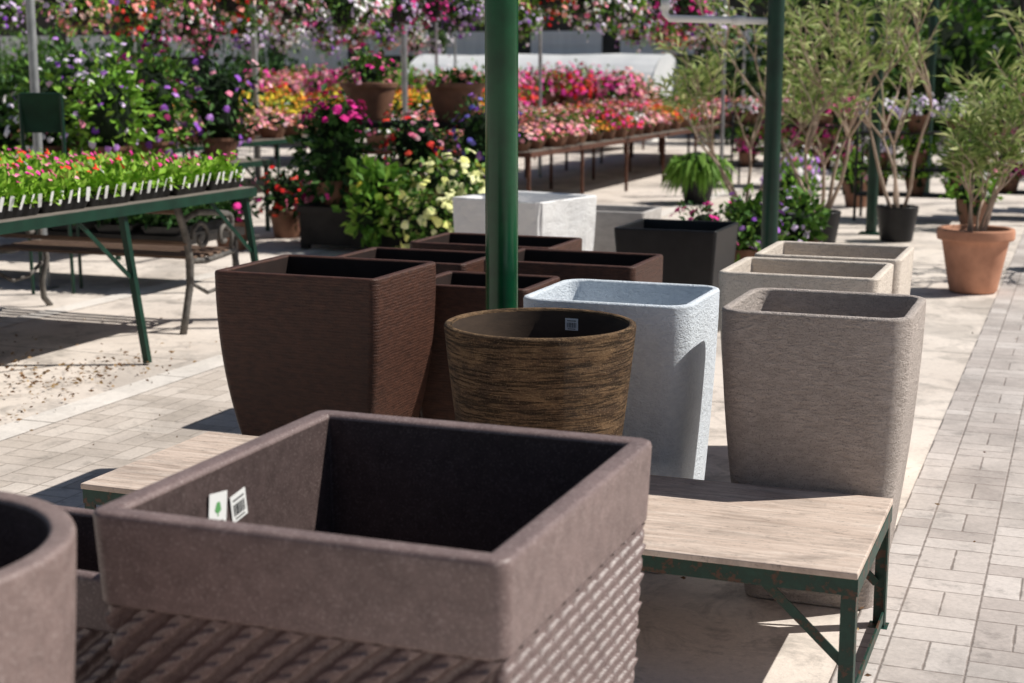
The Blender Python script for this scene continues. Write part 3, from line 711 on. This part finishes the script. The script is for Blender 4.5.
mb=MB(); mb.loft(lathe([(.155,0),(.165,.01),(.175,.06),(.225,.33),(.232,.365),(.262,.375),(.268,.39),(.268,.44),(.262,.452),(.235,.452),(.228,.44),(.222,.40)],s=.93))
tp=mb.build('terracotta_pot',[M_terra],smooth=True,loc=(-.66,10.30,.004),wn=True); tag(tp,'terracotta pot with thick rolled rim beside the path','plant pot')
mb=MB(); mb.loft(lathe([(.216,.0),(.212,.012)],s=.93)); mb.build('soil',[M_soil],parent=tp,loc=(0,0,.375))

# ------------------------------------------------------------------ racks and pots on the right
def rack(x,y,W_,h,label,cols):
    e=bpy.data.objects.new('plant_rack',None); col.objects.link(e); e.location=(x,y,0); tag(e,label,'rack')
    mb=MB()
    for sx in(-W_/2,W_/2):
        for sy in(-.22,.22): mb.tube([(sx,sy,0),(sx,sy,h)],.014,8)
    for sx in(-W_/2,W_/2): mb.tube([(sx,-.22,h),(sx,0,h+.14),(sx,.22,h)],.012,8)
    mb.build('frame',[M_iron],parent=e,smooth=True)
    for z in(.25,h*.5,h*.85):
        mb=MB(); mb.box((0,0,z),(W_,.46,.015)); mb.build('shelf',[M_darkwood],parent=e)
        n=int(W_/.32)
        for i in range(n):
            c=random.choice(cols); o=bpy.data.objects.new('flowering_plant',random.choice(bed[c])); col.objects.link(o)
            o.location=(x-W_/2+(i+.5)*W_/n,y-.05,z+.009); o.scale=(.8,.8,1.2); o.rotation_euler=(0,0,random.uniform(0,6))
            tag(o,'small potted %s flowers on a dark metal rack'%c,'flowering plant','potted flowers on racks')
rack(-1.55,15.1,1.1,1.0,'black metal plant rack with pink potted flowers',('magenta','green','lilac','green'))
rack(-.5,15.8,.9,1.2,'black metal plant rack beside the path',('white','magenta','green'))
rack(-3.4,19.0,1.6,.9,'black metal plant rack near hedge',('magenta','green','white'))
rack(.3,17.0,1.0,1.4,'tall black metal plant rack beside the path',('green','lilac','pink'))
for x,y,c in((-2.6,14.3,'green'),(-.95,14.4,'green'),(-2.9,15.8,'purple'),(-2.3,16.4,'green')):
    o=bpy.data.objects.new('flowering_plant',random.choice(bed[c])); col.objects.link(o); o.location=(x,y,.004); o.scale=(1.2,1.2,2.0)
    tag(o,'leafy potted plant with %s tones on the ground'%c,'flowering plant','potted plants on the ground')

gc=bpy.data.objects.new('garden_chair',None); col.objects.link(gc); gc.location=(-6.35,8.15,0); gc.rotation_euler=(0,0,R(205)); tag(gc,'dark green metal garden chair behind seedling table','chair')
mb=MB(); mb.box((0,.02,.62),(.26,.26,.02)); mb.build('seat',[M_dgreen],bevel=.004,parent=gc)
mb=MB(); mb.box((0,.16,1.18),(.25,.015,.26),0,Matrix.Rotation(R(-12),3,'X')); mb.build('backrest',[M_dgreen],bevel=.004,parent=gc)
for sx in(-.13,.13):
    for y0,y1,zt in((-.10,-.11,.61),(.14,.18,1.30)):
        mb=MB(); mb.tube([(sx,y0-.03,0),(sx,y1,zt)],.012,8); mb.build('leg',[M_dgreen],parent=gc)

# ------------------------------------------------------------------ hanging baskets
bk=MB(); n=16
bk.loft([[ (r*math.cos(2*math.pi*j/n),r*math.sin(2*math.pi*j/n),z) for j in range(n)] for r,z in((.07,-.16),(.11,-.13),(.155,-.02),(.165,0),(.15,0),(.14,-.02))])
bm=bpy.data.meshes.new('basket'); bm.from_pydata(bk.v,[],bk.f); bm.materials.append(M_black)
hg=MB()
for a in range(3):
    w_=a*2.094; hg.tube([(math.cos(w_)*.155,math.sin(w_)*.155,0),(0,0,.5)],.0035,5)
hg.tube([(0,0,.5),(0,0,.62)],.005,5)
hm=bpy.data.meshes.new('hanger'); hm.from_pydata(hg.v,[],hg.f); hm.materials.append(M_iron)
basks=[]
for cs,nf,lm in((('purple','lilac'),120,M_leaf),(('white','pink'),110,M_leafB),(('red','salmon'),80,M_leaf),(('lilac','white'),130,M_leafB),(('magenta','lilac'),90,M_leafD),(('pink','white'),120,M_leaf),(('lilac','purple'),100,M_leafB),(('wine','magenta'),80,M_leafD),(('white','lilac'),90,M_leaf),(('pink','salmon'),100,M_leafB)):
    mb=MB()
    clump(mb,(0,0,.05),(.28,.28,.17),380,nf,.06,.5,.033,0,[1,2],full=True,mc=3)
    clump(mb,(0,0,-.09),(.22,.22,.16),180,nf//2,.055,.5,.031,0,[1,2],full=True,mc=None,rag=.6)
    o=mb.build('hanging_basket',[lm,F[cs[0]],F[cs[1]],M_core]); me=o.data; bpy.data.objects.remove(o); basks.append((me,cs))
bcount=0
def basket(x,y,z):
    global bcount
    me,cs=basks[(bcount*3)%10]; bcount+=1
    o=bpy.data.objects.new('hanging_basket',me); col.objects.link(o); s=random.uniform(.85,1.12)
    o.location=(x,y,z); o.rotation_euler=(0,0,random.uniform(0,6.28)); o.scale=(s,s,s)
    tag(o,'hanging basket overflowing with %s and %s flowers'%cs,'hanging basket','hanging flower baskets')
    for nm,m_ in (('basket',bm),('hanger',hm)):
        q=bpy.data.objects.new(nm,m_); col.objects.link(q); q.parent=o
for X_,y0,y1,st,z0 in((-7.0,8.2,19,.86,2.09),(-4.5,11.6,19,.90,2.08),(-10.2,12.5,23,1.1,2.04),(-6.0,20.5,27,1.1,1.98),(-12.5,18.5,29,1.25,1.95)):
    rl=MB(); rl.tube([(0,y0-1,0),(0,y1+1,0)],.022,8); r_=rl.build('hanging_rail',[M_steel],loc=(X_,0,2.80)); tag(r_,'overhead steel rail carrying flower baskets','rail')
    y=y0
    while y<y1:
        basket(X_+random.uniform(-.12,.12),y,z0+random.uniform(-.09,.06)+.006*(y-10)); y+=st
for x,y in((-7,8.0),(-7,19.4),(-4.5,19.5),(-10.2,12.2),(-10.2,23.2),(-6.0,27.6),(-12.5,18.0),(-12.5,29.4)):
    mb=MB(); mb.tube([(0,0,0),(0,0,2.78)],.025,10); tag(mb.build('rail_post',[M_steel],loc=(x,y,0)),'thin steel post holding the basket rail','post')

# ------------------------------------------------------------------ backdrop
gb=bpy.data.objects.new('garden_centre_building',None); col.objects.link(gb); gb.location=(-14,34,0); tag(gb,'long dark single-storey building with pale metal panels','building')
mb=MB(); mb.box((0,3,2.4),(56,6,4.8)); mb.build('wall',[M_wallD],parent=gb)
mb=MB(); mb.box((0,2.8,4.9),(57,7.2,.2)); mb.build('roof',[M_wallD],parent=gb)
for i in range(22):
    hh=(1.25,.55,1.25,.9,.55,1.1)[i%6]
    mb=MB(); mb.box((0,0,2.35-hh/2),(1.75,.06,hh))
    for k in range(int(hh/.21)): mb.box((0,-.04,2.25-.21*k),(1.75,.03,.03),0)
    mb.build('wall_panel',[M_wallL],parent=gb,loc=(-24+2.2*i,-.05,0))
def strip_standin(x0,x1,y,r,z0,label):  # added stand-in for the pale building strip, curved to catch the sun
    e=bpy.data.objects.new('pale_strip_standin',None); col.objects.link(e); e.location=((x0+x1)/2,y,0); tag(e,label,'stand-in')
    hl=(x1-x0)/2; n=18; mb=MB()
    prof=[(-r,0)]+[(-r*math.cos(math.pi*i/n),z0+r*math.sin(math.pi*i/n)) for i in range(n+1)]+[(r,0)]
    nx=int((x1-x0)/1.0); vs=[]; fs=[]
    for k in range(nx+1):
        sag=0 if k%2==0 else -.03
        for a,b in prof: vs.append((-hl+2*hl*k/nx,a,b+(sag if b>z0 else 0)))
    m=len(prof)
    for k in range(nx):
        for j in range(m-1): fs.append((k*m+j,(k+1)*m+j,(k+1)*m+j+1,k*m+j+1))
    mb.add(vs,fs); mb.add([(-hl,a,b) for a,b in prof],[tuple(range(m))]); mb.add([(hl,a,b) for a,b in prof],[tuple(range(m))[::-1]])
    mb.build('cover',[M_standin],smooth=False,parent=e)
strip_standin(-14.0,-8.4,31.2,1.6,.2,'added white curved stand-in for the pale building strip, shaped to catch sun')
for i,(x,y,r,h) in enumerate(((-3.9,24,1.3,1.7),(-2.2,23,1.2,1.4),(-.5,24,1.4,1.6),(1.3,23,1.3,1.5),(3,22,1.3,1.7),(-19.5,28,1.1,1.1),(-17.3,29.5,1.0,.95),(-22,28,1.2,1.1),(-14.9,30.0,.6,.8),(-6.6,30.0,1.0,1.0))):
    plant('hedge_shrub',(x,y,0),'dense green shrub in front of dark building','shrub',[K((0,0,h),(r,r,h),2200,0,.16,.5,.04,0,(1,),rag=.4,mc=1)],[(M_leafD,M_leaf,M_leafD)[i%3],M_core])
